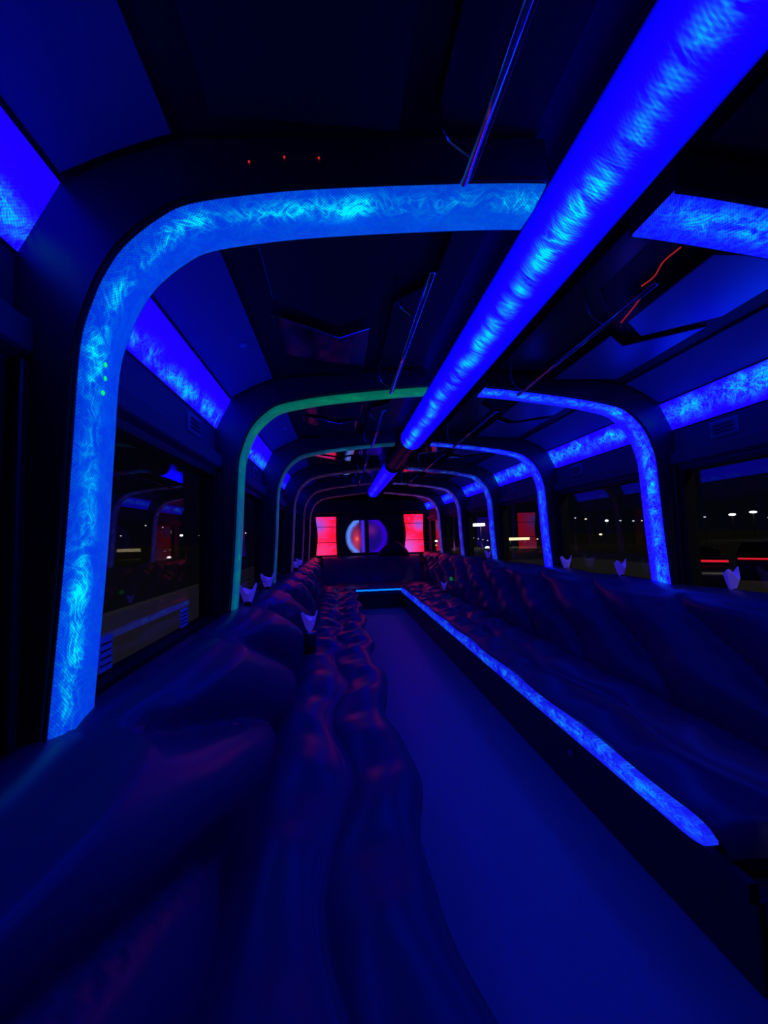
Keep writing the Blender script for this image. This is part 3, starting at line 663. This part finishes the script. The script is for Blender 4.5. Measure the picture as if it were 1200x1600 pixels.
# small leafy sprigs next to the left napkins
for (x, y, lab) in ((-1.12, 2.42, 'small dull green leaf sprig between the two nearest left napkins'), (-1.13, 3.44, 'small olive leaf sprig behind the third left arch foot, past two napkins')):
    t = thing('leaf_sprig', lab, 'plant', (x, y, -.345), 'leaf sprigs on the left bench back')
    m = MB(); m.tube([(x, y, -.345), (x+.005, y, -.27)], .003, 6); m.build('stem', lf, t)
    for j in range(5):
        a = j*2.4; dx, dy = math.cos(a), math.sin(a); z = -.33+.02*j; rows = []
        for q in range(6):
            v = q/5; wd = .014*math.sin(PI*min(.98, v+.02)); c = Vector((x+dx*.06*v, y+dy*.06*v, z+.03*math.sin(PI*v*.7)))
            rows.append([c+Vector((-dy*wd, dx*wd, .003)), c, c+Vector((dy*wd, -dx*wd, .003))])
        m = MB(); m.slab(rows, [[p-Vector((0, 0, .0015)) for p in r] for r in rows]); m.build('leaf', lf, t)
# window labels
for (sx, y, w_, h_, lab) in ((-1, 1.62, .075, .07, 'small striped sticker low on the left window, farther from the first arch'), (-1, 1.10, .06, .09, 'small striped sticker low on the left window, right beside the first arch')):
    t = thing('window_sticker', lab, 'sticker', (sx*(WX+.018), y, -.325), 'stickers on the left window')
    m = MB(); p, q = sorted((sx*(WX+.0195), sx*(WX+.0215))); m.box(p, q, y, y+w_, -.325, -.325+h_); pp = m.build('paper', white_m, t)
    for j in range(4):
        p, q = sorted((sx*(WX+.0185), sx*(WX+.0195))); m = MB(); z = -.325+h_*(.15+.2*j); m.box(p, q, y+.006, y+w_-.006, z, z+.005); m.build('printed_line', frame_m, pp)

# ---------------------------------------------------------------- outside
m = MB(); m.box(-300, 300, -60, 500, -2.1, -2.05); struct(m, 'ground', grass_m)
m = MB(); m.box(1.5, 18.5, -40, 30, -2.05, -2.03); struct(m, 'road', asphalt)
def barrier(x, y0, y1, z1, name, lab):
    rows = []
    for y in (y0, (y0+y1)/2, y1): rows.append([(x-.20, y, -2.05), (x-.18, y, -1.75), (x-.09, y, -1.5), (x-.07, y, z1), (x+.07, y, z1), (x+.09, y, -1.5), (x+.18, y, -1.75), (x+.20, y, -2.05)])
    m = MB(); m.grid(rows, close_v=True, caps=True, smooth=False); tag(m.build(name, conc), lab, 'barrier')
barrier(-3.1, -6, 60, -.73, 'concrete_barrier', 'long low concrete barrier outside the left windows')
lampm = emis('lamp_white', (1, .97, .85), 6); lampy = emis('lamp_yellow', (1, .8, .4), 2.2); lampd = emis('lamp_dim', (.85, .9, 1), 1.2); lampb = emis('lamp_bright', (1, 1, 1), 14)
def street_lamp(x, y, z, r, mat, lab, group, wide=1):
    t = thing('street_lamp', lab, 'street lamp', (x, y, -2.05), group)
    m = MB(); m.tube([(x, y, -2.05), (x, y, z-r*.6)], .04, 6); m.build('pole', dark_metal, t)
    m = MB(); m.sphere((x, y, z), r*.8, 8, (wide, 1, .6)); m.build('lamp', mat, t)
FX = [ # x/y slope handled by real positions
 (65.5, 60, 2.25, .38, lampm, 2.2), (69.5, 60, 2.6, .40, lampm, 2.2), (72.5, 60, 1.6, .22, lampd, 1.6), (56.2, 60, 1.2, .18, lampd, 1), (58.0, 60, 1.9, .2, lampd, 1), (60.3, 60, 1.95, .2, lampd, 1.3), (60, 64, 1.1, .15, lampd, 1),
 (42.6, 60, 1.75, .32, lampm, 1), (39.0, 60, 2.1, .22, lampy, 1), (37.2, 60, 2.3, .18, lampd, 1), (45.0, 60, 1.7, .2, lampd, 1.2), (47.3, 60, 1.6, .22, lampd, 1), (48.8, 60, 1.6, .16, lampy, 1), (50.2, 60, 1.7, .16, lampd, 1),
 (41.4, 60, -.45, .30, lampy, 1), (35.5, 60, -.72, .25, lampy, 2.2), (30.6, 60, -.9, .18, lampy, 1), (22.3, 60, -3.4+1.4, .42, lampb, 1), (13.7, 60, 1.55, .25, lampy, 1), (14.2, 60, -.75, .3, lampm, 1), (15.4, 65, -1.5, .22, lampy, 1)]
for i in range(6): FX.append((23.4+.9*i, 72, -.35-.18*i, .17, lampd, 1))
for i, (x, y, z, r, mat, wd) in enumerate(FX):
    street_lamp(x, y, z, r, mat, 'tiny distant light point in the dark beyond the right windows', 'distant lights beyond the right windows', wd)
GX = [(-60, 130, 5.8, .35), (-60, 142, 5.6, .30), (-60, 158, 3.0, .75), (-60, 177, 3.1, .3), (-60, 186, 3.8, .45), (-60, 189, 5.0, .35), (-60, 192, 3.6, .3), (-60, 262, 5.4, .5), (-62, 120, 2.6, .3), (-60, 104, 5.3, .3)]
for i, (x, y, z, r) in enumerate(GX):
    street_lamp(x, y, z, r, lampm if r > .4 else lampd, 'tiny distant light point in the dark beyond the left windows', 'distant lights beyond the left windows')
# lit canopies far right
for (x, y, z, w_, col, lab) in ((20.1, 60, 1.4, 3.2, lampm, 'far white lit roadside canopy on two posts, beyond the fourth right window'), (27.3, 60, -.95, 3.0, lampy, 'far pale yellow lit roadside canopy on two posts, left of the third right arch')):
    t = thing('lit_canopy', lab, 'canopy', (x, y, -2.05))
    m = MB(); m.box(x-w_/2, x+w_/2, y-1, y+1, z-.02, z+.38); m.build('light_box', col, t)
    for dx in (-.4, .4): m = MB(); m.tube([(x+w_*dx, y, -2.05), (x+w_*dx, y, z)], .08, 6); m.build('post', dark_metal, t)
# car on the road beyond the near right window
def car(x, y, rz, lab, width, zt, grp='cars outside the right window'):
    t = thing('car', lab, 'car', (x, y, -2.03), grp, rz)
    hw = width/2; L = 4.3; sect = [(0, .35, .95, .95), (.25, .3, 1.0, 1.0), (.9, .28, 1.02, 1.42), (2.4, .28, 1.0, 1.45), (3.1, .28, .98, 1.0), (4.1, .30, .8, .8), (4.3, .35, .7, .7)]
    rows = []
    for (ly, zb, zs, zr) in sect:
        rows.append([(x-hw*.95, y+ly, -2.03+zb), (x-hw, y+ly, -2.03+zb+.2), (x-hw*.98, y+ly, -2.03+zs), (x-hw*.75, y+ly, -2.03+zr), (x+hw*.75, y+ly, -2.03+zr), (x+hw*.98, y+ly, -2.03+zs), (x+hw, y+ly, -2.03+zb+.2), (x+hw*.95, y+ly, -2.03+zb)])
    m = MB(); m.grid(rows, close_v=True, caps=True); m.build('body', car_m, t)
    for dx in (-1, 1):
        for ly in (.8, 3.4):
            m = MB(); m.tube([(x+dx*(hw-.02), y+ly, -1.72), (x+dx*(hw-.22), y+ly, -1.72)], .31, 20); m.build('wheel', frame_m, t)
    m = MB(); m.box(x-hw*.93, x+hw*.93, y-.02, y+.03, zt-.03, zt+.03); m.build('tail_light_bar', tail, t)
tail = emis('tail_light_red', (1, .015, .03), 1.2)
car(9.6, 10.6, -.75, 'dark car outside the right window, nearer its left edge, with wide red tail light bar', 1.75, -.93)
car(15.2, 13.2, -.85, 'dark car outside the right window, farther right, with faint red tail light bar', 1.75, -1.19)
for o in bpy.data.objects:
    if '_w' in o: del o['_w']
